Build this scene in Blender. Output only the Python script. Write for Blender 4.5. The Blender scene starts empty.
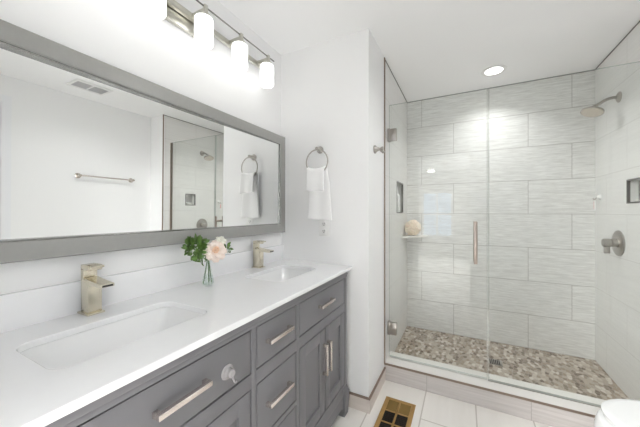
import bpy, bmesh, math, random
from mathutils import Vector, Matrix, noise
random.seed(7)
S = bpy.context.scene
COL = S.collection
PI = math.pi

# ------------------------------------------------------------------ camera
cd = bpy.data.cameras.new('camera'); cam = bpy.data.objects.new('camera', cd); COL.objects.link(cam)
cd.sensor_width = 36; cd.lens = 36 * 277.931 / 640; cd.shift_y = -0.0024; cd.clip_start = 0.01
cam.location = (1.1874, -1.6802, 1.2521); cam.rotation_euler = (PI / 2, 0, 0.4773)
S.camera = cam
# ------------------------------------------------------------------ world and exposure
W = bpy.data.worlds.new('world'); S.world = W; W.use_nodes = True
W.node_tree.nodes['Background'].inputs[0].default_value = (0.62, 0.78, 1.0, 1)
W.node_tree.nodes['Background'].inputs[1].default_value = 4.0
S.view_settings.view_transform = 'Standard'; S.view_settings.look = 'None'
S.view_settings.gamma = 1; S.view_settings.use_curve_mapping = False
S.view_settings.exposure = 0.33
S.cycles.max_bounces = 14; S.cycles.diffuse_bounces = 9; S.cycles.glossy_bounces = 6; S.cycles.transparent_max_bounces = 16
S.cycles.caustics_reflective = False; S.cycles.caustics_refractive = False
GLOBE = 2.1          # glow of the vanity globes
RECESS = 3.4        # watts of the shower downlight
ROOM_FILL = 4.8          # watts of the added fill downlight before the shower
HALL_FILL = 225  # watts of the fill lamp added in the hall
LAMPC = (1.0, 1.0, 1.0)

def lamp(name, kind, loc, watts, size, color, rot=(0, 0, 0), spread=PI):
    l = bpy.data.lights.new(name, kind); l.energy = watts; l.color = color
    if kind == 'AREA': l.shape = 'DISK'; l.size = size; l.spread = spread
    else: l.shadow_soft_size = size
    o = bpy.data.objects.new(name, l); o.location = loc; o.rotation_euler = rot; COL.objects.link(o)
    return o

# ------------------------------------------------------------------ materials
def mat(name, color=(.8, .8, .8), rough=.5, metal=0.0, bump=0.0, bscale=60, coat=0.0, spec=.5, vary=0.0, vscale=5, aniso=None, emit=None, sss=0.0):
    m = bpy.data.materials.new(name); m.use_nodes = True
    nt = m.node_tree; b = nt.nodes['Principled BSDF']
    b.inputs['Base Color'].default_value = (*color, 1); b.inputs['Roughness'].default_value = rough
    b.inputs['Metallic'].default_value = metal; b.inputs['Coat Weight'].default_value = coat
    b.inputs['Specular IOR Level'].default_value = spec
    if sss: b.inputs['Subsurface Weight'].default_value = sss; b.inputs['Subsurface Radius'].default_value = (.02, .01, .008); b.inputs['Subsurface Scale'].default_value = .4
    if emit:
        b.inputs['Emission Color'].default_value = (*emit[0], 1); b.inputs['Emission Strength'].default_value = emit[1]
    tc = nt.nodes.new('ShaderNodeTexCoord'); mp = nt.nodes.new('ShaderNodeMapping')
    nt.links.new(tc.outputs['Object'], mp.inputs[0])
    if aniso: mp.inputs['Scale'].default_value = aniso
    n = nt.nodes.new('ShaderNodeTexNoise'); n.inputs['Scale'].default_value = bscale; n.inputs['Detail'].default_value = 4
    nt.links.new(mp.outputs[0], n.inputs['Vector'])
    if bump:
        bp = nt.nodes.new('ShaderNodeBump'); bp.inputs['Strength'].default_value = bump; bp.inputs['Distance'].default_value = .002
        nt.links.new(n.outputs['Fac'], bp.inputs['Height']); nt.links.new(bp.outputs[0], b.inputs['Normal'])
    v = nt.nodes.new('ShaderNodeTexNoise'); v.inputs['Scale'].default_value = vscale; v.inputs['Detail'].default_value = 3
    nt.links.new(mp.outputs[0], v.inputs['Vector'])
    r = nt.nodes.new('ShaderNodeMix'); r.data_type = 'RGBA'
    k = vary
    r.inputs[6].default_value = (*[max(0, c * (1 - k)) for c in color], 1); r.inputs[7].default_value = (*[min(1, c * (1 + k)) for c in color], 1)
    nt.links.new(v.outputs['Fac'], r.inputs[0]); nt.links.new(r.outputs[2], b.inputs['Base Color'])
    return m

def math_node(nt, op, a=None, b=None, va=None, vb=None):
    n = nt.nodes.new('ShaderNodeMath'); n.operation = op
    if a is not None: nt.links.new(a, n.inputs[0])
    if b is not None: nt.links.new(b, n.inputs[1])
    if va is not None: n.inputs[0].default_value = va
    if vb is not None: n.inputs[1].default_value = vb
    return n.outputs[0]

def tile_mat(name, u, v, u0, v0, bw, rh, c1, c2, grout, off=.5, mortar=.0019, streak=(9, 88), rough=.42, contrast=1.0, bump=.25):
    """running-bond tiles: u, v pick the axes of the wall; fine streaks run along u"""
    m = bpy.data.materials.new(name); m.use_nodes = True; nt = m.node_tree; b = nt.nodes['Principled BSDF']
    tc = nt.nodes.new('ShaderNodeTexCoord'); sp = nt.nodes.new('ShaderNodeSeparateXYZ'); nt.links.new(tc.outputs['Object'], sp.inputs[0])
    uu = math_node(nt, 'SUBTRACT', a=sp.outputs['XYZ'.index(u)], vb=u0); vv = math_node(nt, 'SUBTRACT', a=sp.outputs['XYZ'.index(v)], vb=v0)
    cb = nt.nodes.new('ShaderNodeCombineXYZ'); nt.links.new(uu, cb.inputs[0]); nt.links.new(vv, cb.inputs[1])
    br = nt.nodes.new('ShaderNodeTexBrick'); nt.links.new(cb.outputs[0], br.inputs['Vector'])
    br.offset = off; br.offset_frequency = 2; br.squash = 1
    br.inputs['Scale'].default_value = 1; br.inputs['Mortar Size'].default_value = mortar; br.inputs['Mortar Smooth'].default_value = .1
    br.inputs['Brick Width'].default_value = bw; br.inputs['Row Height'].default_value = rh
    br.inputs['Color1'].default_value = (0, 0, 0, 1); br.inputs['Color2'].default_value = (1, 1, 1, 1); br.inputs['Mortar'].default_value = (.5, .5, .5, 1)
    su = math_node(nt, 'MULTIPLY', a=uu, vb=streak[0]); sv = math_node(nt, 'MULTIPLY', a=vv, vb=streak[1])
    shift = math_node(nt, 'MULTIPLY', a=br.outputs['Color'], vb=7.0)
    c2n = nt.nodes.new('ShaderNodeCombineXYZ'); nt.links.new(su, c2n.inputs[0]); nt.links.new(sv, c2n.inputs[1]); nt.links.new(shift, c2n.inputs[2])
    ns = nt.nodes.new('ShaderNodeTexNoise'); ns.inputs['Scale'].default_value = 1; ns.inputs['Detail'].default_value = 5; ns.inputs['Roughness'].default_value = .62
    nt.links.new(c2n.outputs[0], ns.inputs['Vector'])
    rp = nt.nodes.new('ShaderNodeValToRGB'); nt.links.new(ns.outputs['Fac'], rp.inputs[0])
    w = .2 / contrast
    rp.color_ramp.elements[0].position = max(0, .5 - w); rp.color_ramp.elements[1].position = min(1, .5 + w)
    rp.color_ramp.elements[0].color = (*c1, 1); rp.color_ramp.elements[1].color = (*c2, 1)
    mx = nt.nodes.new('ShaderNodeMix'); mx.data_type = 'RGBA'
    nt.links.new(br.outputs['Fac'], mx.inputs[0]); nt.links.new(rp.outputs[0], mx.inputs[6]); mx.inputs[7].default_value = (*grout, 1)
    nt.links.new(mx.outputs[2], b.inputs['Base Color'])
    b.inputs['Roughness'].default_value = rough
    h = math_node(nt, 'MULTIPLY', a=ns.outputs['Fac'], vb=.5); h2 = math_node(nt, 'SUBTRACT', a=h, b=br.outputs['Fac'])
    bp = nt.nodes.new('ShaderNodeBump'); bp.inputs['Strength'].default_value = bump; bp.inputs['Distance'].default_value = .003
    nt.links.new(h2, bp.inputs['Height']); nt.links.new(bp.outputs[0], b.inputs['Normal'])
    return m

def pebble_mat():
    m = bpy.data.materials.new('stone mosaic'); m.use_nodes = True; nt = m.node_tree; b = nt.nodes['Principled BSDF']
    tc = nt.nodes.new('ShaderNodeTexCoord'); mp = nt.nodes.new('ShaderNodeMapping'); mp.inputs['Scale'].default_value = (44, 27, 1); mp.inputs['Rotation'].default_value = (0, 0, .35)
    nt.links.new(tc.outputs['Object'], mp.inputs[0])
    v = nt.nodes.new('ShaderNodeTexVoronoi'); v.voronoi_dimensions = '2D'; v.inputs['Randomness'].default_value = .75; v.inputs['Scale'].default_value = 1
    nt.links.new(mp.outputs[0], v.inputs['Vector'])
    e = nt.nodes.new('ShaderNodeTexVoronoi'); e.voronoi_dimensions = '2D'; e.feature = 'DISTANCE_TO_EDGE'; e.inputs['Randomness'].default_value = .75; e.inputs['Scale'].default_value = 1
    nt.links.new(mp.outputs[0], e.inputs['Vector'])
    sp = nt.nodes.new('ShaderNodeSeparateColor'); nt.links.new(v.outputs['Color'], sp.inputs[0])
    rp = nt.nodes.new('ShaderNodeValToRGB'); cr = rp.color_ramp; cr.interpolation = 'CONSTANT'
    cols = [(.17, .12, .085), (.33, .265, .205), (.46, .395, .325), (.36, .285, .22), (.56, .50, .43), (.25, .195, .15), (.42, .355, .29), (.64, .59, .53)]
    cr.elements[0].color = (*cols[0], 1); cr.elements[0].position = 0
    cr.elements[1].color = (*cols[1], 1); cr.elements[1].position = .1
    for i, c in enumerate(cols[2:]):
        el = cr.elements.new(.24 + i * .13); el.color = (*c, 1)
    nt.links.new(sp.outputs[0], rp.inputs[0])
    gr = nt.nodes.new('ShaderNodeMapRange'); gr.inputs[1].default_value = .02; gr.inputs[2].default_value = .08
    nt.links.new(e.outputs['Distance'], gr.inputs[0])
    mx = nt.nodes.new('ShaderNodeMix'); mx.data_type = 'RGBA'; mx.inputs[6].default_value = (.42, .375, .325, 1)
    nt.links.new(gr.outputs[0], mx.inputs[0]); nt.links.new(rp.outputs[0], mx.inputs[7]); nt.links.new(mx.outputs[2], b.inputs['Base Color'])
    b.inputs['Roughness'].default_value = .4
    bp = nt.nodes.new('ShaderNodeBump'); bp.inputs['Strength'].default_value = .5; bp.inputs['Distance'].default_value = .002
    nt.links.new(gr.outputs[0], bp.inputs['Height']); nt.links.new(bp.outputs[0], b.inputs['Normal'])
    return m

def glass_mat(name, tint, base=.04, top=.9):
    m = bpy.data.materials.new(name); m.use_nodes = True; nt = m.node_tree; nt.nodes.clear()
    out = nt.nodes.new('ShaderNodeOutputMaterial'); t = nt.nodes.new('ShaderNodeBsdfTransparent'); g = nt.nodes.new('ShaderNodeBsdfGlossy')
    t.inputs[0].default_value = (*tint, 1); g.inputs['Roughness'].default_value = 0.0; g.inputs[0].default_value = (1, 1, 1, 1)
    lw = nt.nodes.new('ShaderNodeLayerWeight'); lw.inputs[0].default_value = .5
    p = math_node(nt, 'POWER', a=lw.outputs['Facing'], vb=5); q = math_node(nt, 'MULTIPLY', a=p, vb=top); f = math_node(nt, 'ADD', a=q, vb=base)
    mx = nt.nodes.new('ShaderNodeMixShader'); nt.links.new(f, mx.inputs[0]); nt.links.new(t.outputs[0], mx.inputs[1]); nt.links.new(g.outputs[0], mx.inputs[2])
    nt.links.new(mx.outputs[0], out.inputs[0]); return m

TC1, TC2, GRT = (.63, .622, .605), (.865, .862, .852), (.38, .36, .345)
M = dict(
    paint=mat('white wall paint', (.87, .872, .872), .55, bump=.05, bscale=220),
    halldim=mat('dimmed hall end wall', (.34, .33, .32), .6, bump=.05, bscale=220),  # end wall colour darkened to dim its reflection in the shower glass
    ceil=mat('flat ceiling paint', (.92, .922, .922), .8, bump=.05, bscale=180),
    trimw=mat('white trim paint', (.84, .85, .87), .35),
    quartz=mat('white quartz', (.855, .86, .872), .22, vary=.015, vscale=30),
    porcelain=mat('white porcelain', (.84, .845, .85), .12, coat=.3),
    toilet=mat('toilet porcelain', (.86, .87, .87), .14, coat=.4),
    grey=mat('grey cabinet lacquer', (.170, .167, .178), .42, bump=.03, bscale=300, vary=.03),
    gapshade=mat('black gap shade', (.02, .019, .02), .8),  # shade in the gaps of the vanity front, put into the colour
    frame=mat('grey mirror frame', (.33, .33, .315), .33, vary=.05, vscale=9, aniso=(1, 6, 6)),
    nickel=mat('brushed nickel', (.66, .60, .53), .26, 1, bump=.04, bscale=60, aniso=(1, 1, 14), vary=.04),
    lightbar=mat('satin light fitting', (.60, .59, .53), .3, 1),
    champ=mat('champagne nickel', (.74, .69, .56), .24, 1, bump=.03, bscale=50, aniso=(1, 1, 14), vary=.03),
    steel=mat('satin steel', (.43, .405, .375), .3, 1),
    pull=mat('satin nickel pull', (.76, .69, .65), .26, 1, bump=.03, bscale=60, aniso=(1, 12, 1)),
    pullb=mat('bronzed nickel', (.40, .34, .30), .36, 1),
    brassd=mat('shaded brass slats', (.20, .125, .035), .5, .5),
    brassk=mat('deep shaded brass slats', (.05, .03, .018), .6, .3),  # register brass darkened row by row, painting the shade between slats
    bronze=mat('bronze edge trim', (.27, .205, .165), .45, .6),
    pewter=mat('grey metal edge trim', (.22, .21, .20), .4, .8),
    brass=mat('aged brass', (.42, .255, .09), .48, .55, vary=.15, vscale=30),
    dark=mat('black void', (.015, .012, .010), .8),
    spout=mat('dark spout opening', (.02, .02, .02), .5),
    towel=mat('white terry cloth', (.965, .965, .965), .95, bump=.08, bscale=420),
    plastic=mat('white plastic', (.84, .84, .83), .35),
    slot=mat('outlet slots', (.12, .12, .12), .6),
    clearp=mat('frosted plastic', (.36, .345, .35), .2, coat=.4),
    pink=mat('red plastic', (.75, .22, .20), .4),
    soap=mat('soap', (.86, .85, .80), .4),
    loofah=mat('cream mesh netting', (.90, .80, .68), .9, bump=.8, bscale=160, vary=.08, vscale=40, sss=.2),
    leaf=mat('green leaves', (.10, .19, .04), .45, vary=.85, vscale=38),
    stem=mat('green stem', (.10, .20, .06), .5),
    petal=mat('blush petals', (.93, .79, .71), .6, vary=.08, vscale=20, sss=.15),
    heart=mat('peach heart petals', (.90, .64, .46), .6, vary=.1, sss=.15),
    cream=mat('cream petals', (.92, .90, .80), .6, sss=.15),
    grille=mat('grey vent slats', (.52, .52, .53), .5),
    mirror=mat('silvered glass', (.93, .94, .93), 0.0, 1),
    globe=mat('lit opal glass', (.9, .9, .88), .3, emit=((1.0, .995, .985), GLOBE)),
    disc=mat('lit lamp lens', (.9, .9, .9), .4, emit=((1.0, .97, .93), 6.0)),
    sill=mat('white marble sill', (.84, .82, .79), .25, vary=.03, vscale=8),
    silver=mat('silver lip', (.32, .32, .31), .22, 1),
    carpet=mat('pale bounce carpet', (.66, .64, .60), .9, bump=.5, bscale=300, vary=.05, vscale=60),  # unseen hall floor made pale to bounce light through the doorway
    glass=glass_mat('shower glass', (.972, .982, .974), .022),
    vglass=glass_mat('vase glass', (.965, .98, .97), .045),
    seal=glass_mat('clear seal strip', (.90, .91, .90), .10),
    wpane=glass_mat('window glass', (.95, .97, .99), .04),
    gedge=mat('polished glass edge', (.50, .56, .53), .15, spec=.6),
    water=glass_mat('vase water', (.93, .96, .95), .03),
    tback=tile_mat('streaked shower tile', 'X', 'Z', 1.985 - .59 * 4, .0568 - .2945 * 2, .59, .2945, TC1, TC2, GRT),
    tside=tile_mat('streaked shower tile side', 'Y', 'Z', .837 - .59 * 4, .0568 - .2945 * 2, .59, .2945, (.76, .755, .74), (.83, .825, .81), (.64, .63, .61), contrast=.8, streak=(2.5, 60)),
    tfloor=tile_mat('pale floor tile', 'Y', 'X', .095 - .59 * 6 + .295, .652 - .302 * 5, .59, .302, (.77, .74, .70), (.84, .815, .78), (.55, .51, .47), off=.5, mortar=.004, streak=(2, 14), contrast=.6, bump=.1),
    tbase=tile_mat('beige base tile', 'X', 'Z', .20, -.02, .59, .30, (.62, .55, .50), (.74, .68, .635), (.50, .44, .40), streak=(3, 60), contrast=.7),
    tbasey=tile_mat('beige base tile side', 'Y', 'Z', .20, -.02, .59, .30, (.62, .55, .50), (.74, .68, .635), (.50, .44, .40), streak=(3, 60), contrast=.7),
    tcurb=tile_mat('streaked curb tile', 'X', 'Z', 1.548 - .59 * 4, -.2945, .59, .2945, (.52, .485, .465), (.645, .61, .59), (.42, .385, .365), streak=(3, 75), contrast=.9),
    pebble=pebble_mat(),
)

# ------------------------------------------------------------------ mesh helpers
def B(): return bmesh.new()
def box(bm, x0, x1, y0, y1, z0, z1, bev=0.0, seg=2, mi=0):
    t = bmesh.new(); bmesh.ops.create_cube(t, size=1)
    for v in t.verts: v.co = Vector((x0 + (v.co.x + .5) * (x1 - x0), y0 + (v.co.y + .5) * (y1 - y0), z0 + (v.co.z + .5) * (z1 - z0)))
    if bev: bmesh.ops.bevel(t, geom=list(t.edges), offset=bev, segments=seg, profile=.5, affect='EDGES')
    for f in t.faces: f.material_index = mi
    merge(bm, t); return bm
def merge(bm, t, mx=None):
    if mx is not None: bmesh.ops.transform(t, matrix=mx, verts=t.verts)
    me = bpy.data.meshes.new('tmp'); t.to_mesh(me); t.free(); bm.from_mesh(me); bpy.data.meshes.remove(me)
def basis(d):
    d = Vector(d).normalized(); a = Vector((0, 0, 1)) if abs(d.z) < .9 else Vector((1, 0, 0))
    u = d.cross(a).normalized(); return u, d.cross(u).normalized(), d
def tube(bm, pts, rad, n=12, closed=False, caps=True):
    pts = [Vector(p) for p in pts]; rs = rad if isinstance(rad, (list, tuple)) else [rad] * len(pts)
    rings = []; N = len(pts); u = None
    for i, p in enumerate(pts):
        a = pts[i - 1] if (i or closed) else p; b = pts[(i + 1) % N] if (i < N - 1 or closed) else p
        d = (b - a).normalized()
        if u is None: u = basis(d)[0]
        else: u = (u - d * u.dot(d)).normalized()
        w = d.cross(u)
        rings.append([bm.verts.new(p + (u * math.cos(k / n * 2 * PI) + w * math.sin(k / n * 2 * PI)) * rs[i]) for k in range(n)])
    for i in range(N if closed else N - 1):
        A, C = rings[i], rings[(i + 1) % N]
        for k in range(n): bm.faces.new((A[k], A[(k + 1) % n], C[(k + 1) % n], C[k]))
    if caps and not closed:
        bm.faces.new(rings[0][::-1]); bm.faces.new(rings[-1])
    return bm
def lathe(bm, o, axis, prof, n=28, cap0=True, cap1=True):
    """prof: (distance along axis, radius)"""
    o = Vector(o); u, w, d = basis(axis); rings = []
    for h, r in prof:
        rings.append([bm.verts.new(o + d * h + (u * math.cos(k / n * 2 * PI) + w * math.sin(k / n * 2 * PI)) * max(r, 1e-5)) for k in range(n)])
    for A, C in zip(rings, rings[1:]):
        for k in range(n): bm.faces.new((A[k], A[(k + 1) % n], C[(k + 1) % n], C[k]))
    if cap0: bm.faces.new(rings[0][::-1])
    if cap1: bm.faces.new(rings[-1])
    return bm
def loft(bm, rings, cap0=True, cap1=True, closed=True):
    R = [[bm.verts.new(p) for p in r] for r in rings]
    n = len(R[0])
    for A, C in zip(R, R[1:]):
        for k in range(n if closed else n - 1): bm.faces.new((A[k], A[(k + 1) % n], C[(k + 1) % n], C[k]))
    if cap0: bm.faces.new(R[0][::-1])
    if cap1: bm.faces.new(R[-1])
    return bm
def prism(bm, poly, axis, a, b):
    """poly in the two other axes, extruded along axis from a to b"""
    def P(p, t):
        return {'X': (t, p[0], p[1]), 'Y': (p[0], t, p[1]), 'Z': (p[0], p[1], t)}[axis]
    loft(bm, [[P(p, a) for p in poly], [P(p, b) for p in poly]]); return bm
def rrect(x0, x1, y0, y1, r, n=5):
    out = []
    for cx, cy, a0 in ((x1 - r, y1 - r, 0), (x0 + r, y1 - r, 90), (x0 + r, y0 + r, 180), (x1 - r, y0 + r, 270)):
        for k in range(n + 1):
            a = math.radians(a0 + 90 * k / n); out.append((cx + r * math.cos(a), cy + r * math.sin(a)))
    return out

def obj(name, bm, m, parent=None, smooth=True, angle=35, at=None):
    """link bm (world coordinates) as one mesh object; `at` = its origin when top-level"""
    org = Vector(at) if at is not None else Vector((0, 0, 0))
    if parent is not None: org = Vector(parent['org'])
    bmesh.ops.recalc_face_normals(bm, faces=bm.faces)
    bmesh.ops.translate(bm, verts=bm.verts, vec=-org)
    me = bpy.data.meshes.new(name); bm.to_mesh(me); bm.free()
    for x in (m if isinstance(m, (list, tuple)) else [m]): me.materials.append(M[x])
    if smooth:
        me.shade_smooth(); me.set_sharp_from_angle(angle=math.radians(angle))
    o = bpy.data.objects.new(name, me); COL.objects.link(o)
    if parent is not None: o.parent = parent
    else: o.location = org
    o['org'] = tuple(org)
    return o
def tag(o, label, cat, group=None, kind=None):
    o['label'] = label; o['category'] = cat
    if group: o['group'] = group
    if kind: o['kind'] = kind
    return o
def thing(name, label, cat, loc, group=None):
    o = bpy.data.objects.new(name, None); o.empty_display_size = .05; COL.objects.link(o); o.location = loc; o['org'] = tuple(loc)
    return tag(o, label, cat, group)
def struct(name, bm, m, parent=None, smooth=False):
    o = obj(name, bm, m, parent, smooth)
    if parent is None: o['kind'] = 'structure'
    return o
def copy_thing(root, delta, label):
    """copy a thing with its parts and sub-parts, moved by delta"""
    r = root.copy(); COL.objects.link(r); r.location = Vector(root.location) + Vector(delta); r['label'] = label
    for ch in list(root.children):
        c = ch.copy(); COL.objects.link(c); c.parent = r
        for g in list(ch.children):
            q = g.copy(); COL.objects.link(q); q.parent = c
    return r

# ------------------------------------------------------------------ the room
XW, XR, X2, YB, YC, H, ZS = .6605, 2.1286, 2.39, 1.3289, .3846, 2.40, .0568
YBK = -1.74                                   # wall behind the camera
struct('floor', box(B(), -.1, X2 + .1, YBK - .12, YB + .1, -.12, 0), 'tfloor')
struct('floor_hall', box(B(), -.8, 2.6, -5.8, YBK - .12, -.12, 0), 'carpet')
struct('ceiling', box(B(), -.9, X2 + .3, -5.9, YB + .1, H, H + .1), 'ceil')
struct('wall_left', box(B(), -.1, 0, YBK - .12, 0, 0, H), 'paint')
struct('wall_right', box(B(), X2, X2 + .1, YBK - .12, YC, 0, H), 'paint')
# painted wing that carries the towel ring, and its short return beside the shower
b = B(); box(b, -.1, .54, 0, YB + .1, 0, H); box(b, .54, XW, 0, YC, 0, H); struct('wall_towel', b, 'paint')
struct('wall_right_wing', box(B(), XR, X2 + .1, YC, YC + .02, 0, H), 'paint')
# shower walls with their recesses
def niche_wall(ax0, ax1, y0, y1, hole, back):
    ya, yb, za, zb = hole; bm = B()
    box(bm, ax0, ax1, y0, ya, 0, H); box(bm, ax0, ax1, yb, y1, 0, H); box(bm, ax0, ax1, ya, yb, 0, za); box(bm, ax0, ax1, ya, yb, zb, H)
    box(bm, back[0], back[1], ya, yb, za, zb); return bm
NL = (.815, 1.10, 1.243, 1.526); NR = (.687, .837, 1.307, 1.46)
struct('wall_shower_left', niche_wall(.54, XW, YC, YB, NL, (.54, .57)), 'tside')
struct('wall_shower_right', niche_wall(XR, XR + .12, YC + .02, YB, NR, (XR + .075, XR + .12)), 'tside')
struct('wall_shower_back', box(B(), .54, X2, YB, YB + .1, 0, H), 'tback')
struct('floor_shower', box(B(), XW, XR, YC + .19, YB, 0, ZS), 'pebble')
# back wall with the doorway the photograph is taken from
b = B(); box(b, -.1, .57, YBK - .12, YBK, 0, H); box(b, 1.27, X2 + .1, YBK - .12, YBK, 0, H); box(b, .57, 1.27, YBK - .12, YBK, 2.05, H)
struct('wall_back', b, 'paint')
b = B()
for y0, y1 in ((YBK, YBK + .015), (YBK - .135, YBK - .12)):
    box(b, .545, .60 - .03, y0, y1, 0, 2.05); box(b, 1.27, 1.33, y0, y1, 0, 2.05); box(b, .545, 1.33, y0, y1, 2.05, 2.11)
struct('trim_1', b, 'trimw')
# hallway beyond the doorway, seen only as a reflection in the shower glass
struct('wall_hall_left', box(B(), -.9, -.8, -5.8, YBK - .12, 0, H), 'paint')
struct('wall_hall_right', box(B(), 2.5, 2.6, -5.8, YBK - .12, 0, H), 'paint')
WX0, WX1, WZ0, WZ1 = .12, .92, .55, 1.82
b = B(); box(b, -.9, WX0, -5.9, -5.8, 0, H); box(b, WX1, 2.6, -5.9, -5.8, 0, H); box(b, WX0, WX1, -5.9, -5.8, 0, WZ0); box(b, WX0, WX1, -5.9, -5.8, WZ1, H)
struct('wall_hall_end', b, 'halldim')
b = B()
for x in (WX0, (WX0 + WX1) / 2 - .02, WX1 - .04): box(b, x, x + .04, -5.87, -5.83, WZ0, WZ1)
for z in (WZ0, 1.17, WZ1 - .04): box(b, WX0, WX1, -5.87, -5.83, z, z + .04)
w1 = struct('window_1', b, 'trimw'); struct('window_pane', box(B(), WX0 + .02, WX1 - .02, -5.853, -5.847, WZ0 + .02, WZ1 - .02), 'wpane', w1)
# white panelled door on the right wall, seen as a bright edge in the mirror
b = B(); box(b, X2 - .018, X2, -1.66, -1.60, 0, 2.225); box(b, X2 - .018, X2, -.885, -.825, 0, 2.225); box(b, X2 - .018, X2, -1.60, -.885, 2.165, 2.225)
d1 = struct('door_1', b, 'trimw')
b = B(); box(b, X2 - .012, X2 - .001, -1.598, -.887, .01, 2.163)
for z0, z1 in ((.2, .95), (1.1, 2.02)):
    for y0, y1 in ((-1.52, -1.28), (-1.2, -.97)): box(b, X2 - .017, X2 - .011, y0, y1, z0, z1, .004)
struct('door_leaf', b, 'trimw', d1)
b = B(); lathe(b, (X2 - .012, -1.54, .95), (-1, 0, 0), [(0, .026), (.008, .026), (.012, .010), (.04, .010), (.046, .022), (.06, .026), (.068, .016)], 18)
struct('door_handle', b, 'nickel', d1, True)
# shower curb, its sill and bronze edge
struct('trim_2', box(B(), XW, XR, YC, YC + .19, 0, .116), 'tcurb')
struct('trim_3', box(B(), XW, XR, YC - .002, YC + .004, .1125, .1255), 'bronze')
struct('trim_4', box(B(), XW, XR, YC + .004, YC + .195, .116, .127, .0), 'sill')
# metal profiles where the tile meets paint, and thin dark grey strips along the ceiling
struct('trim_5', box(B(), XW - .001, XW + .007, YC - .012, YC + .004, .124, H), 'bronze')
struct('trim_6', box(B(), XR - .006, XR + .001, YC - .008, YC + .003, .124, H), 'bronze')
b = B(); box(b, XW, XW + .004, YC + .004, YB, H - .006, H); box(b, XR - .004, XR, YC + .003, YB, H - .006, H); box(b, XW, XR, YB - .004, YB, H - .006, H)
struct('trim_7', b, 'pewter')
# tile baseboards with a bronze edge
struct('baseboard_towel', box(B(), .45, XW + .009, -.009, 0, 0, .0845), 'tbase')
struct('baseboard_wing', box(B(), XW, XW + .009, 0, YC, 0, .0845), 'tbasey')
b = B(); box(b, .45, XW + .011, -.011, 0, .0845, .095); box(b, XW, XW + .011, 0, YC, .0845, .095); struct('trim_8', b, 'bronze')
b = B(); box(b, X2 - .009, X2, -.82, YC, 0, .09); struct('baseboard_right', b, 'tbasey')
b = B(); box(b, XR, X2, YC - .009, YC, 0, .09); struct('baseboard_right_wing', b, 'tbase')

# ------------------------------------------------------------------ vanity cabinet
V0, V1, FX = -1.50, -.057, .535                # left end, right end, face plane
van = thing('bathroom_vanity', 'grey lacquered double vanity cabinet with inset drawers and doors', 'vanity', (.27, -.78, 0))
b = B()
box(b, .004, .513, V0, V0 + .018, .045, .885); box(b, .004, .513, V1 - .018, V1, .045, .885)
box(b, .004, .02, V0 + .018, V1 - .018, .045, .885); box(b, .02, .513, V0 + .018, V1 - .018, .12, .138)
for y in (-.921, -.632): box(b, .02, .513, y - .009, y + .009, .138, .885)
obj('cabinet_body', b, 'grey', van, False)
# openings (y0, y1, z0, z1) of the face frame
ZT0, ZT1, ZD0, ZD1 = .690, .846, .190, .640
wideL, wideR, cen = (-1.464, -.934), (-.620, -.092), (-.908, -.643)
b = B()
ys = [V0, wideL[0], wideL[1], cen[0], cen[1], wideR[0], wideR[1], V1]
for i in range(0, 8, 2): box(b, .513, FX, ys[i], ys[i + 1], .045, .887, .0012)
for (y0, y1) in (wideL, cen, wideR):
    for z0, z1 in ((ZT1, .887), (ZD1, ZT0), (.125, ZD0)): box(b, .513, FX - .0003, y0 - .002, y1 + .002, z0, z1, .0008)
box(b, .513, FX - .0003, cen[0] - .002, cen[1] + .002, .405, .425, .0008)
obj('face_frame', b, 'grey', van, True, 30)
# near-black sheets painting the shade in the gaps round the inset fronts
b = B()
for (y0, y1) in (wideL, cen, wideR): box(b, .506, .5128, y0 - .004, y1 + .004, ZD0 - .004, ZT1 + .004)
obj('shadow_liner', b, 'gapshade', van, False)
b = B(); box(b, .518, FX + .008, V0 - .002, V1 + .002, .862, .886, .004); box(b, .518, FX + .004, V0, V1, .846, .863, .003); obj('cornice', b, 'grey', van, True, 30)
b = B(); prism(b, [(V0, .126), (V1, .126), (V1, .045), (V1 - .05, .045), (V1 - .085, .062), (V0 + .085, .062), (V0 + .05, .045), (V0, .045)], 'X', .515, FX - .001); obj('apron', b, 'grey', van, True, 30)
for y in (V0 - .004, V1 - .052):
    b = B(); loft(b, [rz for rz in [[(x, yy, z) for x, yy in rrect(.49 - e * .2, FX + .002 + e, y - (e if y < -1 else 0), y + .056 + (e if y > -1 else 0), .004, 2)] for z, e in ((0, .006), (.11, .012), (.135, .012), (.15, .005), (.172, 0))]])
    obj('foot', b, 'grey', van, True, 30)
for y in (V0, V1 - .05):
    b = B(); box(b, .01, .06, y, y + .05, 0, .12, .003); obj('foot', b, 'grey', van, True, 30)
def pull(par, name, y, z, L, vert=False):
    bm = B(); x0, x1, s = FX - .001, FX + .027, .0072
    if vert:
        box(bm, x1 - .013, x1, y - s, y + s, z - L / 2, z + L / 2, .0012)
        for q in (z - L / 2, z + L / 2 - .014): box(bm, x0, x1 - .011, y - s, y + s, q, q + .014, .001)
    else:
        box(bm, x1 - .013, x1, y - L / 2, y + L / 2, z - s, z + s, .0012)
        for q in (y - L / 2, y + L / 2 - .014): box(bm, x0, x1 - .011, q, q + .014, z - s, z + s, .001)
    obj(name, bm, 'pull', par, True, 30)
def drawer(y0, y1, z0, z1, L):
    g = .0048; bm = box(B(), .514, FX - .001, y0 + g, y1 - g, z0 + g, z1 - g, .0022)
    o = obj('drawer', bm, 'grey', van, True, 30); pull(o, 'drawer_pull', (y0 + y1) / 2 - .004, (z0 + z1) / 2 + .004, L); return o
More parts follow.
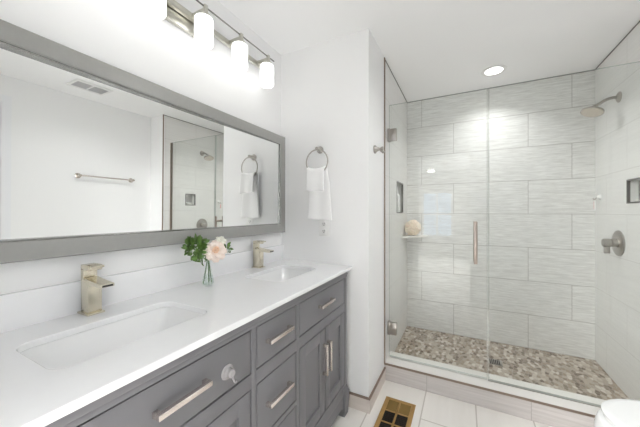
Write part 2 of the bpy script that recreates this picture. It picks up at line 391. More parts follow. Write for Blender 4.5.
def door(y0, y1, hy):
    g = .0048; y0 += g; y1 -= g; z0, z1 = ZD0 + g, ZD1 - g; s = .056; bm = B()
    box(bm, .514, FX - .001, y0, y0 + s, z0, z1, .002); box(bm, .514, FX - .001, y1 - s, y1, z0, z1, .002)
    box(bm, .514, FX - .001, y0 + s - .001, y1 - s + .001, z1 - s, z1, .002); box(bm, .514, FX - .001, y0 + s - .001, y1 - s + .001, z0, z0 + s, .002)
    o = obj('door', bm, 'grey', van, True, 30)
    bm = B(); box(bm, .514, .524, y0 + s - .004, y1 - s + .004, z0 + s - .004, z1 - s + .004)
    obj('door_panel', bm, 'grey', o, False); pull(o, 'door_pull', hy, .482, .16, True)
drawer(*wideL, ZT0, ZT1, .155); drawer(*wideR, ZT0, ZT1, .155); drawer(*cen, ZT0, ZT1, .155)
drawer(*cen, .425, ZD1, .155); drawer(*cen, ZD0, .405, .155)
mR, mL = sum(wideR) / 2, sum(wideL) / 2
door(wideR[0], mR, mR - .024); door(mR, wideR[1], mR + .024); door(wideL[0], mL, mL - .024); door(mL, wideL[1], mL + .024)

# worktop with two cut-outs, backsplash, basins
HC, DC = .907, .556
SN, SF = (.160, .408, -1.412, -.992), (.142, .392, -.560, -.172)
b = B(); es = []
for poly in ([(0.002, -1.545), (DC, -1.545), (DC, -.002), (.002, -.002)], rrect(*SN, .042), rrect(*SF, .042)):
    vs = [b.verts.new((x, y, HC)) for x, y in poly]
    es += [b.edges.new((vs[i], vs[(i + 1) % len(vs)])) for i in range(len(vs))]
bmesh.ops.triangle_fill(b, use_beauty=True, edges=es)
r = bmesh.ops.extrude_face_region(b, geom=b.faces[:])
bmesh.ops.translate(b, verts=[v for v in r['geom'] if isinstance(v, bmesh.types.BMVert)], vec=(0, 0, -.020))
ct = obj('countertop', b, 'quartz', None, True, 30)
tag(ct, 'white quartz countertop with two rectangular sink cut-outs on the grey vanity', 'countertop')
md = ct.modifiers.new('bevel', 'BEVEL'); md.width = .0025; md.segments = 2; md.limit_method = 'ANGLE'; md.angle_limit = math.radians(50)
tag(obj('backsplash', box(B(), .001, .02, -1.545, -.002, HC, 1.0135, .0015), 'quartz'), 'low white quartz backsplash strip below the mirror', 'backsplash')
def sink(R, label):
    x0, x1, y0, y1 = R; e = .004
    t = thing('sink', label, 'sink', ((x0 + x1) / 2, (y0 + y1) / 2, HC - .15), 'undermount basins in the countertop')
    rings = []
    for ex, ey, z, r in ((-.02, -.02, -.0205, .05), (-e, -e, -.0205, .036), (.000, .000, -.030, .036), (.010, .016, -.060, .04), (.022, .045, -.10, .045), (.045, .085, -.128, .045), (.075, .13, -.138, .04)):
        rings.append([(x, y, HC + z) for x, y in rrect(x0 + ex, x1 - ex, y0 + ey, y1 - ey, r)])
    obj('basin', loft(B(), rings, False, True), 'porcelain', t, True, 60)
    cx, cy = (x0 + x1) / 2 - .01, (y0 + y1) / 2
    bm = B(); lathe(bm, (cx, cy, HC - .1385), (0, 0, 1), [(0, .022), (.003, .022), (.004, .018), (.0035, .008)], 20); obj('drain', bm, 'nickel', t)
sink(SN, 'white undermount basin nearest the camera, beside the left faucet')
sink(SF, 'white undermount basin near the towel wall, beside the far faucet')

def faucet(x, y, label):
    t = thing('faucet', label, 'faucet', (x, y, HC), 'single hole basin faucets')
    obj('base_plate', box(B(), x - .036, x + .034, y - .026, y + .026, HC, HC + .006, .0015), 'champ', t, True, 30)
    bm = B(); box(bm, x - .025, x + .025, y - .02, y + .02, HC + .005, HC + .115, .0012); box(bm, x - .025, x - .006, y - .02, y + .02, HC + .113, HC + .152, .0012)
    obj('body', bm, 'champ', t, True, 30)
    bm = B(); prism(bm, [(x + .0, HC + .122), (x + .022, HC + .118), (x + .104, HC + .110), (x + .104, HC + .101), (x + .095, HC + .100), (x + .023, HC + .102), (x + .0, HC + .102)], 'Y', y - .0195, y + .0195)
    sp = obj('spout', bm, 'champ', t, True, 30)
    obj('spout_outlet', box(B(), x + .102, x + .1052, y - .015, y + .015, HC + .1022, HC + .1080), 'spout', sp, False)
    bm = B(); box(bm, x - .025, x + .026, y - .02, y + .02, HC + .148, HC + .166, .0012); box(bm, x + .02, x + .046, y - .018, y + .018, HC + .158, HC + .165, .0012)
    obj('handle', bm, 'champ', t, True, 30)
faucet(.054, -1.194, 'brushed nickel square faucet on the countertop at the near sink')
faucet(.050, -.318, 'brushed nickel square faucet on the countertop at the far sink')

# ------------------------------------------------------------------ mirror
MY0, MY1, MZ0, MZ1, MF = -1.52, -.003, 1.106, 1.793, .060
mt = thing('wall_mirror', 'wide vanity mirror in a flat grey frame on the left wall', 'mirror', (.0, -.78, MZ0))
b = B()
def frame_ring(bm, x, inset): return [bm.verts.new((x, y, z)) for y, z in ((MY0 + inset, MZ0 + inset), (MY1 - inset, MZ0 + inset), (MY1 - inset, MZ1 - inset), (MY0 + inset, MZ1 - inset))]
rs = [frame_ring(b, x, i) for x, i in ((.001, 0), (.034, 0), (.037, .003), (.037, MF - .004), (.034, MF), (.004, MF))]
for A, C in zip(rs, rs[1:]):
    for k in range(4): b.faces.new((A[k], A[(k + 1) % 4], C[(k + 1) % 4], C[k]))
obj('mirror_frame', b, 'frame', mt, True, 25)
b = B()
rs = [frame_ring(b, x, i) for x, i in ((.033, MF - .0005), (.0345, MF + .0035), (.029, MF + .005), (.004, MF + .005))]
for A, C in zip(rs, rs[1:]):
    for k in range(4): b.faces.new((A[k], A[(k + 1) % 4], C[(k + 1) % 4], C[k]))
obj('inner_lip', b, 'silver', mt, False)
b = B(); q = []
for y, z in ((MY0 + .055, MZ0 + .055), (MY1 - .055, MZ0 + .055), (MY1 - .055, MZ1 - .055), (MY0 + .055, MZ1 - .055)):
    q.append(b.verts.new((.022 + .0139 * (y + .4) + .0077 * (z - 1.45), y, z)))   # the hung glass leans and turns a little
b.faces.new(q)
g = bmesh.ops.extrude_face_region(b, geom=b.faces[:]); bmesh.ops.translate(b, verts=[v for v in g['geom'] if isinstance(v, bmesh.types.BMVert)], vec=(-.002, 0, 0))
obj('mirror_glass', b, 'mirror', mt, False)

# ------------------------------------------------------------------ vanity light
LZ, LX = 2.184, .12
lt = thing('vanity_light', 'long nickel bar light with five glowing opal cylinder shades above the mirror', 'light', (0, -.785, 2.12))
obj('back_plate', box(B(), .001, .022, -.925, -.645, 2.112, 2.215, .003), 'lightbar', lt, True, 30)
obj('crossbar', box(B(), .028, .048, -1.30, -.275, LZ - .020, LZ + .008, .002), 'lightbar', lt, True, 30)
b = B(); box(b, .02, .03, -.80, -.77, LZ - .012, LZ + .004); obj('standoff', b, 'nickel', lt, False)
b = B(); tube(b, [(LX + .008, -1.31, LZ + .014), (LX + .008, -.262, LZ + .014)], .0035, 8); obj('front_rod', b, 'pewter', lt)
for k in range(-2, 3):
    y = -.785 + .232 * k
    b = B(); box(b, .045, LX + .016, y - .008, y + .008, LZ - .016, LZ + .006, .0015); box(b, LX + .002, LX + .018, y - .009, y + .009, LZ - .014, LZ + .022, .002)
    lathe(b, (LX, y, LZ - .034), (0, 0, 1), [(0, .028), (.014, .028), (.02, .018)], 24); obj('arm', b, 'lightbar', lt, True, 30)
    b = B(); lathe(b, (LX, y, 2.018), (0, 0, 1), [(0, .024), (.002, .033), (.007, .0385), (.014, .041), (.119, .041), (.127, .039), (.132, .032), (.134, .024)], 36)
    obj('lamp_shade', b, 'globe', lt, True, 50)

# recessed downlight in the shower ceiling
dl = thing('recessed_light', 'round recessed downlight in the ceiling above the shower', 'light', (1.404, .972, H))
b = B(); lathe(b, (1.404, .972, H - .0045), (0, 0, 1), [(0, .062), (0, .088), (.004, .090), (.0044, .062)], 40, False, False); obj('trim_ring', b, 'plastic', dl)
b = B(); lathe(b, (1.404, .972, H - .004), (0, 0, 1), [(0, .063), (.003, .063)], 40); obj('lens', b, 'disc', dl)
lamp('downlight_lamp', 'AREA', (1.404, .972, H - .012), RECESS, .11, LAMPC, spread=2.25)
r2 = copy_thing(dl, (-.001, -1.222, 0), 'added fill downlight in the ceiling above the floor before the shower')
lamp('room_fill_lamp', 'AREA', (1.403, -.25, H - .012), ROOM_FILL, .11, LAMPC, spread=2.6)  # fill lamp added to brighten the room, kept out of the glass reflection
# lamp in the hall, and an unseen second one added for fill
hl = thing('hall_lamp', 'small round lamp on the hall ceiling reflected in the shower glass', 'light', (.41, -5.2, H))
b = B(); lathe(b, (.41, -5.2, H), (0, 0, -1), [(0, .10), (.02, .10), (.022, .09)], 30); obj('lamp_base', b, 'plastic', hl)
b = B(); lathe(b, (.41, -5.2, H - .021), (0, 0, -1), [(0, .09), (.02, .08), (.04, .05), (.046, .01)], 30); obj('lamp_lens', b, 'disc', hl)
h2 = copy_thing(hl, (-.71, 1.3, 0), 'added unseen fill lamp on the hall ceiling by the left hall wall')
lamp('hall_lamp_light', 'AREA', (.41, -5.2, H - .075), 14, .2, LAMPC)
lamp('hall_fill_light', 'AREA', (-.3, -3.9, H - .075), HALL_FILL, .4, LAMPC)  # added fill shining through the doorway, hidden from the glass reflection

# ceiling vent seen in the mirror
vt = thing('ceiling_vent', 'white ceiling vent with two grey grilles seen in the mirror', 'vent', (2.0, -.40, H))
b = B(); vx0, vx1, vy0, vy1 = 1.885, 2.115, -.545, -.262
box(b, vx0, vx0 + .035, vy0, vy1, H - .012, H, .003); box(b, vx1 - .035, vx1, vy0, vy1, H - .012, H, .003)
for y0, y1 in ((vy0, vy0 + .02), (-.41, -.397), (vy1 - .02, vy1)): box(b, vx0 + .03, vx1 - .03, y0, y1, H - .012, H, .002)
obj('frame', b, 'plastic', vt, True, 30)
for y0, y1 in ((vy0 + .019, -.409), (-.398, vy1 - .019)):
    b = B(); box(b, vx0 + .034, vx1 - .034, y0, y1, H - .004, H)
    for k in range(9): x = vx0 + .04 + k * .0175; box(b, x, x + .008, y0, y1, H - .009, H - .003)
    obj('grille', b, 'grille', vt, False)

# ------------------------------------------------------------------ towel ring, towel, outlet, robe hook
rx, rz, ry = .322, 1.672, -.052
tr = thing('towel_ring', 'brushed nickel towel ring on the wall beside the mirror', 'towel ring', (rx, 0, rz))
b = B(); lathe(b, (rx, -.0005, rz), (0, -1, 0), [(0, .024), (.006, .024), (.010, .018), (.030, .012), (.046, .010), (.056, .012), (.060, .010)], 24); obj('mount', b, 'steel', tr)
b = B(); rr = .080; tube(b, [(rx + rr * math.sin(a), ry, rz - .006 - rr + rr * math.cos(a)) for a in [k / 48 * 2 * PI for k in range(48)]], .0045, 10, True); obj('ring', b, 'steel', tr)
def cloth(name, m, parent=None, at=None):
    """hand towel hung through the ring: short flap in front, long flap behind"""
    bm = B(); nu = 29; top = 1.532
    rows = []
    def width(s, w): return (.064 if w == 'f' else .068) + (.002 if w == 'f' else .008) * min(1, s / .10) + (.016 * max(0, (s - .12) / .2) if w == 'b' else 0)
    path = []
    for k in range(13): s = (1.532 - 1.388) * (1 - k / 12); path.append((ry - .020 - .008 * min(1, s / .1), top - s, s, .002, 'f'))
    for k in range(1, 8): a = PI * k / 8; path.append((ry - .020 * math.cos(a), top + .018 * math.sin(a), 0, 0, 't'))
    for k in range(21): s = (1.532 - 1.200) * k / 20; path.append((ry + .020 + .004 * min(1, s / .1), top - s, s, .010, 'b'))
    for (y, z, s, dx, w) in path:
        row = []
        for i in range(nu):
            u = i / (nu - 1) * 2 - 1
            x = rx - .001 + dx * min(1, s / .1) + u * width(s, w)
            f = math.sin(u * 4.2 + (0 if w == 'f' else 1.3)) * .0016 + math.sin(u * 2.1 + 2) * .0016
            sag = .013 * (1 - u * u) if s < .02 else .013 * (1 - u * u) * max(0, 1 - (s - .02) / .05)
            yy = min(y + f * (.35 + min(1, s / .12)), -.012)
            row.append((x, yy, z - sag + (.003 * math.sin(u * 5) if s > .13 else 0)))
        rows.append(row)
    loft(bm, rows, False, False, False)
    o = obj(name, bm, m, parent, True, 80, at)
    sd = o.modifiers.new('thick', 'SOLIDIFY'); sd.thickness = .009; sd.offset = 0
    ss = o.modifiers.new('soft', 'SUBSURF'); ss.levels = 1; ss.render_levels = 1
    return o
tag(cloth('hand_towel', 'towel', None, (rx, ry, 1.2)), 'white terry hand towel draped through the ring on the wall', 'towel')
ol = thing('wall_outlet', 'white electrical outlet on the wall under the hanging towel', 'outlet', (.352, 0, 1.09))
obj('cover_plate', box(B(), .314, .390, -.006, -.0003, 1.09, 1.205, .002), 'plastic', ol, True, 30)
for z in (1.123, 1.172):
    b = B(); lathe(b, (.352, -.005, z), (0, -1, 0), [(0, .017), (.003, .017), (.0035, .015)], 20); so = obj('socket', b, 'plastic', ol)
    b = B(); box(b, .344, .347, -.0092, -.0078, z - .002, z + .008); box(b, .357, .360, -.0092, -.0078, z - .002, z + .008); lathe(b, (.352, -.0078, z - .009), (0, -1, 0), [(0, .003), (.0012, .003)], 10); obj('slots', b, 'slot', so, False)
rh = thing('robe_hook', 'nickel robe hook on the short wall beside the shower door', 'hook', (XW, .13, 1.667))
b = B(); lathe(b, (XW + .0003, .125, 1.667), (1, 0, 0), [(0, .027), (.008, .027), (.014, .018), (.036, .0085), (.044, .0085)], 22); obj('mount', b, 'steel', rh)
b = B(); tube(b, [(XW + .036, .125, 1.667), (XW + .046, .122, 1.652), (XW + .058, .119, 1.640), (XW + .070, .117, 1.645)], [.007, .007, .0065, .006], 10); lathe(b, (XW + .042, .125, 1.667), (1, 0, 0), [(0, .009), (.01, .015), (.016, .013), (.018, .006)], 18); obj('prong', b, 'steel', rh)

# ------------------------------------------------------------------ vase with flowers
vx, vy = .120, -.762
vs = thing('bud_vase', 'small clear glass bud vase on the countertop between the sinks', 'vase', (vx, vy, HC))
b = B(); lathe(b, (vx, vy, HC + .0005), (0, 0, 1), [(0, .024), (.004, .0285), (.012, .0285), (.05, .0215), (.09, .0125), (.112, .0105), (.122, .013), (.1225, .0118), (.112, .0088), (.09, .0108), (.05, .0195), (.014, .026), (.008, .024)], 28); obj('glass_body', b, 'vglass', vs, True, 60)
b = B(); lathe(b, (vx, vy, HC + .0095), (0, 0, 1), [(0, .023), (.006, .0255), (.040, .0205)], 24); obj('water', b, 'water', vs, True, 60)
def petal(bm, c, axis, az, tilt, r, wdt, cup=.35):
    """one cupped petal around axis"""
    u, w, d = basis(axis); o = (u * math.cos(az) + w * math.sin(az)); t = d.cross(o)
    rows = []
    for i in range(6):
        s = i / 5; a = tilt * (.35 + .65 * s)
        base = Vector(c) + o * (math.sin(a) * r * s * 1.15) + d * (math.cos(a) * r * s - .004)
        hw = wdt * math.sin(PI * min(.86, .22 + s * .62)) * (1 if s < .99 else .8)
        rows.append([tuple(base + t * (hw * q) + (d * math.cos(a + 1.57) + o * math.sin(a - 1.57)) * (cup * hw * (q * q)) + d * .002 * math.sin(q * 4 + az)) for q in (-1, -.6, -.2, .2, .6, 1)])
    loft(bm, rows, False, False, False)
def flower(name, label, c, axis, rad, base, outer, inner, n=(8, 8, 7, 6), cat='flower'):
    t = thing(name, label, cat, base)
    bm = B()
    for j, (tl, rr) in enumerate(((1.35, 1.0), (1.05, .95), (.75, .85))):
        for k in range(n[j]): petal(bm, c, axis, 2 * PI * k / n[j] + j * .4, tl + random.uniform(-.1, .1), rad * rr, rad * .52 * rr)
    o = obj('outer_petals', bm, outer, t, True, 80); o.modifiers.new('thick', 'SOLIDIFY').thickness = .0012
    bm = B()
    for k in range(n[3]): petal(bm, c, axis, 2 * PI * k / n[3], .42 + random.uniform(-.08, .08), rad * .72, rad * .36)
    for k in range(4): petal(bm, c, axis, 2 * PI * k / 4 + .3, .2, rad * .6, rad * .25)
    o = obj('inner_petals', bm, inner, t, True, 80); o.modifiers.new('thick', 'SOLIDIFY').thickness = .0012
    bm = B(); c = Vector(c); q = Vector(base)
    neck = Vector((vx + .002 * (1 if q.x > vx else -1), vy + (.003 if q.y > vy else -.003), HC + .115))
    tube(bm, [q, q.lerp(neck, .5), neck, neck.lerp(c, .6) + Vector((0, 0, .004)), c - Vector(axis).normalized() * .002], .0022, 8); obj('flower_stem', bm, 'stem', t)
    return t
flower('rose', 'large blush pink garden rose in the bud vase', (.150, -.748, 1.066), (.75, -.45, .42), .048, (vx + .006, vy + .016, HC + .011), 'petal', 'heart')
flower('cream_rosebud', 'small cream white rosebud behind the pink rose', (.135, -.700, 1.112), (.5, -.3, .85), .027, (vx - .006, vy + .010, HC + .011), 'cream', 'cream', (6, 5, 5, 4))
def leaves(bm, c, R, n, size):
    for _ in range(n):
        d = Vector((random.gauss(0, 1), random.gauss(0, 1), random.gauss(0, 1))).normalized(); p = Vector(c) + Vector((d.x * R[0], d.y * R[1], d.z * R[2])) * random.uniform(.25, 1) ** .6
        u, w, dd = basis((d + Vector((random.uniform(-.7, .7), random.uniform(-.7, .7), random.uniform(-.3, .9)))).normalized())
        L = size * random.uniform(.7, 1.25); rows = []
        for i in range(5):
            s = i / 4; hw = L * .30 * math.sin(PI * (.08 + s * .88)); ctr = p + dd * (L * s) + u * (-.25 * L * s * s)
            rows.append([tuple(ctr - w * hw + u * hw * .3), tuple(ctr), tuple(ctr + w * hw + u * hw * .3)])
        loft(bm, rows, False, False, False)
gr = thing('greenery_sprig', 'bushy sprig of small green leaves in the bud vase', 'foliage', (vx - .012, vy - .016, HC + .011))
b = B(); leaves(b, (.100, -.812, 1.090), (.036, .048, .046), 150, .023); leaves(b, (.110, -.790, 1.045), (.02, .03, .025), 30, .022)
obj('leaves', b, 'leaf', gr, True, 80)
b = B(); nk = (vx - .002, vy - .003, HC + .115)
tube(b, [(vx - .012, vy - .016, HC + .011), nk, (.105, -.79, 1.05), (.097, -.82, 1.10)], .002, 8)
for e in ((.08, -.85, 1.11), (.11, -.86, 1.08), (.10, -.79, 1.13), (.07, -.81, 1.09)): tube(b, [(.107, -.787, 1.045), (Vector((.107, -.787, 1.045)) + Vector(e)) / 2 + Vector((0, 0, .006)), e], .0013, 6)
obj('sprig_stems', b, 'stem', gr)
g2 = thing('leaf_spray', 'little spray of green leaves beside the pink rose', 'foliage', (vx + .004, vy + .004, HC + .02))
b = B(); leaves(b, (.150, -.664, 1.074), (.016, .024, .014), 18, .024); obj('leaves', b, 'leaf', g2, True, 80)
b = B(); tube(b, [(vx + .004, vy + .004, HC + .02), (vx + .001, vy + .003, HC + .115), (.14, -.72, 1.05), (.150, -.66, 1.072)], .0016, 8); obj('sprig_stems', b, 'stem', g2)

# suction hook on the wide drawer
sh = thing('suction_hook', 'clear plastic suction hook stuck on the wide drawer front', 'hook', (FX, -1.045, .752))
b = B(); lathe(b, (FX - .0008, -1.045, .755), (1, 0, 0), [(0, .024), (.003, .023), (.006, .015), (.012, .012), (.016, .011)], 24); obj('suction_cup', b, 'clearp', sh)
b = B(); lathe(b, (FX + .012, -1.045, .755), (1, 0, 0), [(0, .013), (.008, .014), (.011, .010)], 20); tube(b, [(FX + .016, -1.043, .75), (FX + .018, -1.038, .735), (FX + .019, -1.035, .726), (FX + .024, -1.033, .722), (FX + .028, -1.032, .730)], [.005, .0045, .004, .004, .0035], 10); obj('hook_arm', b, 'clearp', sh)

# ------------------------------------------------------------------ shower enclosure
GY0, GY1, GZ1 = .483, .493, 2.080
def pane(x0, x1, z0, z1):
    bm = B(); box(bm, x0, x1, GY0, GY1, z0, z1)
    bm.normal_update()
    for f in bm.faces:
        if abs(f.normal.y) < .5: f.material_index = 1
    return bm
sd = thing('shower_door', 'frameless hinged glass shower door with a vertical nickel pull', 'shower door', (.67, .488, .127))
obj('glass_panel', pane(.674, 1.325, .138, GZ1), ['glass', 'gedge'], sd, False)
for z in (.353, 1.848):
    b = B(); box(b, .662, .682, GY0 - .012, GY1 + .012, z - .05, z + .05, .0015)
    for y0, y1 in ((GY0 - .010, GY0 - .0003), (GY1 + .0003, GY1 + .010)): box(b, .676, .730, y0, y1, z - .046, z + .046, .0015)
    hg = obj('hinge', b, 'steel', sd, True, 30)
    b = B(); box(b, .690, .718, GY0 - .0125, GY0 - .0098, z - .022, z + .022, .001); obj('hinge_cover', b, 'steel', hg, True, 30)
b = B(); hx = 1.258
for y in (GY0 - .045, GY1 + .045): box(b, hx - .011, hx + .011, y - .007, y + .007, .905, 1.187, .002)
for z in (.955, 1.137):
    lathe(b, (hx, GY0 - .0003, z), (0, -1, 0), [(0, .011), (.040, .011)], 16); lathe(b, (hx, GY1 + .0003, z), (0, 1, 0), [(0, .011), (.040, .011)], 16)
obj('door_pull', b, 'pullb', sd, True, 30)
b = B(); box(b, .674, 1.325, GY0 + .001, GY1 - .001, .128, .1375); obj('sweep_seal', b, 'seal', sd, False)
obj('edge_seal', box(B(), 1.3235, 1.3385, GY0 - .004, GY0 - .0006, .14, GZ1 - .003), 'seal', sd, False)
fp = thing('fixed_glass_panel', 'fixed glass shower panel set in the curb beside the door', 'glass panel', (1.73, .488, .127))
obj('glass_panel', pane(1.331, 2.127, .131, GZ1), ['glass', 'gedge'], fp, False)
b = B(); 
for y0, y1 in ((GY0 - .005, GY0 - .0004), (GY1 + .0004, GY1 + .005)): box(b, 1.331, XR, y0, y1, .1272, .132)
box(b, 1.331, XR, GY0 - .004, GY1 + .004, .1271, .1305); obj('bottom_channel', b, 'steel', fp, False)
b = B()
for y0, y1 in ((GY0 - .006, GY0 - .0004), (GY1 + .0004, GY1 + .006)): box(b, XR - .011, XR, y0, y1, .142, GZ1)
obj('wall_channel', b, 'bronze', fp, False)

# shower head
hc = Vector((1.988, .935, 1.952)); hn = Vector((-.32, -.20, -.92)).normalized()
sw = thing('rain_shower', 'round rain shower head on a curved arm from the right wall', 'shower head', (XR, .935, 2.034))
b = B(); lathe(b, (XR - .0003, .935, 2.034), (-1, 0, 0), [(0, .036), (.004, .036), (.010, .028), (.016, .016)], 24); obj('wall_flange', b, 'steel', sw)
piv = hc - hn * .045
b = B(); tube(b, [(XR - .008, .935, 2.034), (XR - .03, .935, 2.036), (XR - .055, .935, 2.033), (XR - .08, .935, 2.022), (XR - .098, .935, 2.008), tuple(piv)], .0095, 14); obj('arm', b, 'steel', sw)
b = B(); lathe(b, piv - hn * .006, hn, [(0, .010), (.006, .015), (.016, .015), (.022, .013), (.026, .022), (.036, .056), (.042, .063), (.050, .063), (.052, .060)], 36); hd = obj('head', b, 'steel', sw, True, 40)
b = B(); lathe(b, piv + hn * .0464, hn, [(0, .0585), (.0012, .0575)], 36); obj('spray_face', b, 'nickel', hd)
# mixer valve
mv = thing('shower_valve', 'round nickel shower mixer valve on the right shower wall', 'valve', (XR, .945, 1.038))
b = B(); lathe(b, (XR - .0003, .945, 1.038), (-1, 0, 0), [(0, .088), (.004, .088), (.009, .080), (.010, .05)], 40); obj('escutcheon', b, 'steel', mv)
b = B(); lathe(b, (XR - .009, .945, 1.038), (-1, 0, 0), [(0, .030), (.028, .028), (.03, .024), (.034, .024), (.036, .029), (.068, .029), (.072, .025)], 30); box(b, XR - .075, XR - .045, .935, .955, .965, 1.03, .004); obj('handle', b, 'steel', mv, True, 40)
# recess frames
for nm, lab, x0, x1, (ya, yb, za, zb), mm in (('niche_frame', 'metal edged frame of the small square niche in the right shower wall', XR - .003, XR + .012, NR, 'pewter'), ('niche_frame', 'metal edged frame of the tall niche in the left shower wall', XW - .012, XW + .003, NL, 'pewter')):
    b = B(); e = .009
    box(b, x0, x1, ya - .001, ya + e, za, zb); box(b, x0, x1, yb - e, yb + .001, za, zb); box(b, x0, x1, ya + e, yb - e, za - .001, za + e); box(b, x0, x1, ya + e, yb - e, zb - e, zb + .001)
    tag(obj(nm, b, mm, None, False, at=((x0 + x1) / 2, (ya + yb) / 2, za)), lab, 'niche frame', 'niche frames in the shower walls')
b = B(); loft(b, [[(x, y, NR[2] + .009 + z) for x, y in rrect(XR + .02 - e, XR + .07 + e, .722 - e, .800 + e, .014, 4)] for z, e in ((.0003, -.004), (.004, 0), (.018, 0), (.024, -.006), (.026, -.014))])
tag(obj('soap_bar', b, 'soap', at=(XR + .045, .76, NR[2] + .009)), 'white soap bar in the small niche of the right shower wall', 'soap')
# bottle in the left recess
bt = thing('shampoo_bottle', 'white shampoo bottle standing in the tall niche of the left shower wall', 'bottle', (.630, .955, NL[2] + .0093))
bz = NL[2] + .0093
b = B(); loft(b, [[(x, y, bz + z) for x, y in rrect(.630 - .026 + e, .630 + .028 - e, .955 - .036 + e, .955 + .036 - e, .016, 4)] for z, e in ((0, .003), (.004, 0), (.14, 0), (.16, .006), (.172, .016))]); obj('bottle_body', b, 'plastic', bt, True, 50)
b = B(); lathe(b, (.631, .955, bz + .171), (0, 0, 1), [(0, .012), (.03, .012), (.034, .008), (.05, .006), (.052, .013), (.06, .013)], 18); box(b, .598, .640, .949, .961, bz + .223, bz + .231, .002); obj('pump', b, 'plastic', bt, True, 40)
# corner shelf with a bath pouf
cz = 1.018
b = B(); pts = [(XW + .0004, YB - .0004), (XW + .20, YB - .0004), (XW + .19, YB - .03), (XW + .03, YB - .29), (XW + .0004, YB - .30)]
prism(b, pts, 'Z', cz - .018, cz)
tag(obj('corner_shelf', b, 'sill', None, True, 40, at=(XW, YB, cz - .018)), 'small white marble corner shelf in the left corner of the shower', 'shelf')
b = B(); bmesh.ops.create_icosphere(b, subdivisions=5, radius=1)
pc = Vector((.742, 1.17, cz + .076))
for v in b.verts:
    n = v.co.normalized(); a = noise.noise(n * 4.2) ; c = abs(noise.noise(n * 9 + Vector((3, 1, 7))))
    v.co = pc + n * (.078 + .010 * a - .022 * c + .006 * noise.noise(n * 22)) * (1 if n.z > -.9 else .97)
zmin = min(v.co.z for v in b.verts)
for v in b.verts: v.co.z += cz + .0005 - zmin
tag(obj('bath_pouf', b, 'loofah', None, True, 70, at=(pc.x, pc.y, cz)), 'cream mesh bath pouf on the corner shelf of the shower', 'bath pouf')
# suction hook and razor on the right wall near the corner
hk = thing('wall_hook', 'small white and chrome hook on the right shower wall near the back corner', 'hook', (XR, 1.235, 1.36))
b = B(); lathe(b, (XR - .0003, 1.235, 1.368), (-1, 0, 0), [(0, .024), (.004, .023), (.010, .014), (.020, .013), (.022, .010)], 24); obj('suction_cup', b, 'plastic', hk)
b = B(); tube(b, [(XR - .018, 1.235, 1.366), (XR - .028, 1.235, 1.355), (XR - .036, 1.235, 1.350), (XR - .042, 1.235, 1.360)], .004, 10); obj('prong', b, 'steel', hk)
rz_ = thing('razor', 'slim razor with a red handle hanging from the hook in the shower', 'razor', (XR - .033, 1.235, 1.26))
rz_.rotation_euler = (0, 0, math.radians(-18))
obj('handle', box(B(), XR - .036, XR - .024, 1.227, 1.247, 1.262, 1.345, .003), 'plastic', rz_, True, 30)
obj('grip', box(B(), XR - .0375, XR - .0355, 1.230, 1.244, 1.275, 1.335, .0008), 'pink', rz_, True, 30)
b = B(); box(b, XR - .042, XR - .024, 1.215, 1.255, 1.3445, 1.3495, .001); obj('blade_head', b, 'steel', rz_, True, 30)
# drain in the shower floor
dr = thing('floor_drain', 'small square metal drain in the mosaic shower floor', 'drain', (1.408, .92, ZS))
obj('drain_frame', box(B(), 1.36, 1.456, .872, .968, ZS + .0002, ZS + .003), 'steel', dr, False)
b = B()
for k in range(6): box(b, 1.372 + k * .0125, 1.378 + k * .0125, .882, .958, ZS + .003, ZS + .0036)
obj('grate', b, 'dark', dr, False)

# ------------------------------------------------------------------ towel bar on the right wall (seen in the mirror)
tb = thing('towel_bar', 'straight nickel towel bar on the right wall seen in the mirror', 'towel bar', (X2, -.10, 1.59))
b = B(); tube(b, [(X2 - .055, -.365, 1.59), (X2 - .055, .168, 1.59)], .008, 14); obj('rail', b, 'pull', tb)
for y in (-.35, .153):
    b = B(); lathe(b, (X2 - .0003, y, 1.59), (-1, 0, 0), [(0, .026), (.006, .026), (.012, .017), (.045, .012), (.064, .012)], 22); obj('mount', b, 'nickel', tb)

# ------------------------------------------------------------------ toilet
TY = -.11
tl = thing('toilet', 'white porcelain toilet with closed lid beside the shower curb', 'toilet', (2.05, TY, 0))
def egg(x0, x1, hw, z, n=36, c=0):
    """egg plan: rounded tip at x0, widest 40 % back, squarer behind"""
    out = []; xm = x0 + (x1 - x0) * .58
    for k in range(n):
        a = 2 * PI * k / n; ca, sa = math.cos(a), math.sin(a)
        x = xm + (x1 - xm) * (abs(ca) ** .7) if ca > 0 else xm - (xm - x0) * abs(ca) ** .8
        out.append((x, TY + hw * (1 if sa >= 0 else -1) * abs(sa) ** (.85 if ca > 0 else 1), z))
    return out
b = B(); loft(b, [egg(1.735, 2.34, .150, 0), egg(1.725, 2.34, .155, .04), egg(1.700, 2.34, .175, .16), egg(1.680, 2.32, .196, .28), egg(1.680, 2.29, .200, .345), egg(1.690, 2.27, .196, .380), egg(1.697, 2.26, .190, .390)]); obj('bowl', b, 'toilet', tl, True, 60)
b = B(); loft(b, [egg(1.714, 2.20, .170, .3904), egg(1.709, 2.20, .175, .394), egg(1.709, 2.20, .175, .402), egg(1.712, 2.20, .171, .4055)]); obj('seat', b, 'toilet', tl, True, 50)
b = B(); loft(b, [egg(1.709, 2.19, .170, .4065), egg(1.703, 2.19, .176, .411), egg(1.703, 2.19, .176, .419), egg(1.709, 2.186, .170, .4235), egg(1.735, 2.17, .155, .425)]); obj('lid', b, 'toilet', tl, True, 50)
for y in (TY - .10, TY + .06): obj('lid_hinge', box(B(), 2.16, 2.19, y, y + .04, .405, .43, .005), 'plastic', tl, True, 40)
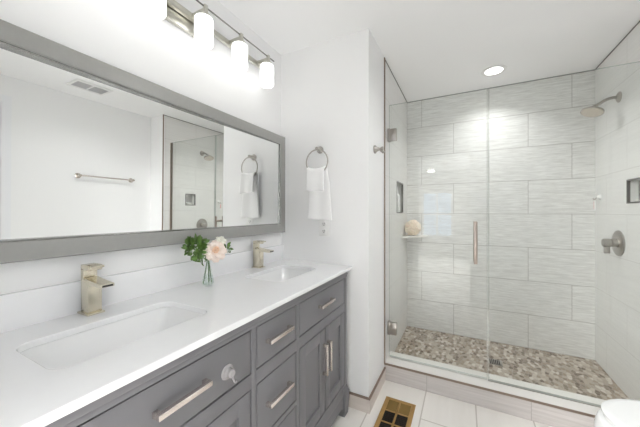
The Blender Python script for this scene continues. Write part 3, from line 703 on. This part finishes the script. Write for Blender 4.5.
b = B(); loft(b, [[(x, y, z) for x, y in rrect(2.205 - e, X2 - .012 + e * .3, TY - .19 - e, TY + .19 + e, .03, 4)] for z, e in ((.385, -.02), (.40, 0), (.70, .008), (.735, .008))]); obj('tank', b, 'toilet', tl, True, 50)
b = B(); loft(b, [[(x, y, z) for x, y in rrect(2.190 - e, X2 - .006, TY - .205 - e, TY + .205 + e, .03, 4)] for z, e in ((.7355, -.004), (.74, 0), (.758, 0), (.768, -.008))]); obj('tank_lid', b, 'toilet', tl, True, 50)
b = B(); lathe(b, (2.20, TY + .13, .68), (-1, 0, 0), [(0, .014), (.012, .014), (.014, .010)], 16); box(b, 2.182, 2.190, TY + .07, TY + .135, .673, .687, .003); obj('flush_lever', b, 'steel', tl)

# ------------------------------------------------------------------ brass floor register
fr = thing('floor_register', 'brass floor vent register with square openings in the pale tile floor', 'floor vent', (.817, .02, 0))
b = B(); gx0, gx1, gy0, gy1 = .722, .913, -.165, .20; fw, mw = .026, .012; ht = .005
box(b, gx0, gx0 + fw, gy0, gy1, .0004, ht, .001); box(b, gx1 - fw, gx1, gy0, gy1, .0004, ht, .001)
box(b, gx0 + fw, gx1 - fw, gy1 - fw, gy1, .0004, ht, .001); box(b, gx0 + fw, gx1 - fw, gy0, gy0 + fw, .0004, ht, .001)
mx_ = (gx0 + gx1) / 2; box(b, mx_ - mw / 2, mx_ + mw / 2, gy0 + fw, gy1 - fw, .0004, ht, .001)
rows = [gy0 + fw + k * (gy1 - gy0 - 2 * fw) / 3 for k in range(4)]
for y in rows[1:3]: box(b, gx0 + fw, gx1 - fw, y - mw / 2, y + mw / 2, .0004, ht, .001)
obj('register_frame', b, 'brass', fr, True, 30)
obj('duct_shade', box(B(), gx0 + .01, gx1 - .01, gy0 + .01, gy1 - .01, .0002, .0008), 'dark', fr, False)  # flat black sheet painting the shade down the duct
for k in range(3):
    b = B(); y0, y1 = rows[k], rows[k + 1]; n = 11 if k == 2 else 7
    for i in range(n):
        y = y0 + (i + .5) * (y1 - y0) / n
        t = bmesh.new(); bmesh.ops.create_cube(t, size=1)
        merge(b, t, Matrix.Translation((mx_, y, .0028)) @ Matrix.Rotation(math.radians(24 if k == 2 else 90), 4, 'X') @ Matrix.Diagonal((gx1 - gx0 - 2 * fw, .0088 if k == 2 else .0036, .0010, 1)))
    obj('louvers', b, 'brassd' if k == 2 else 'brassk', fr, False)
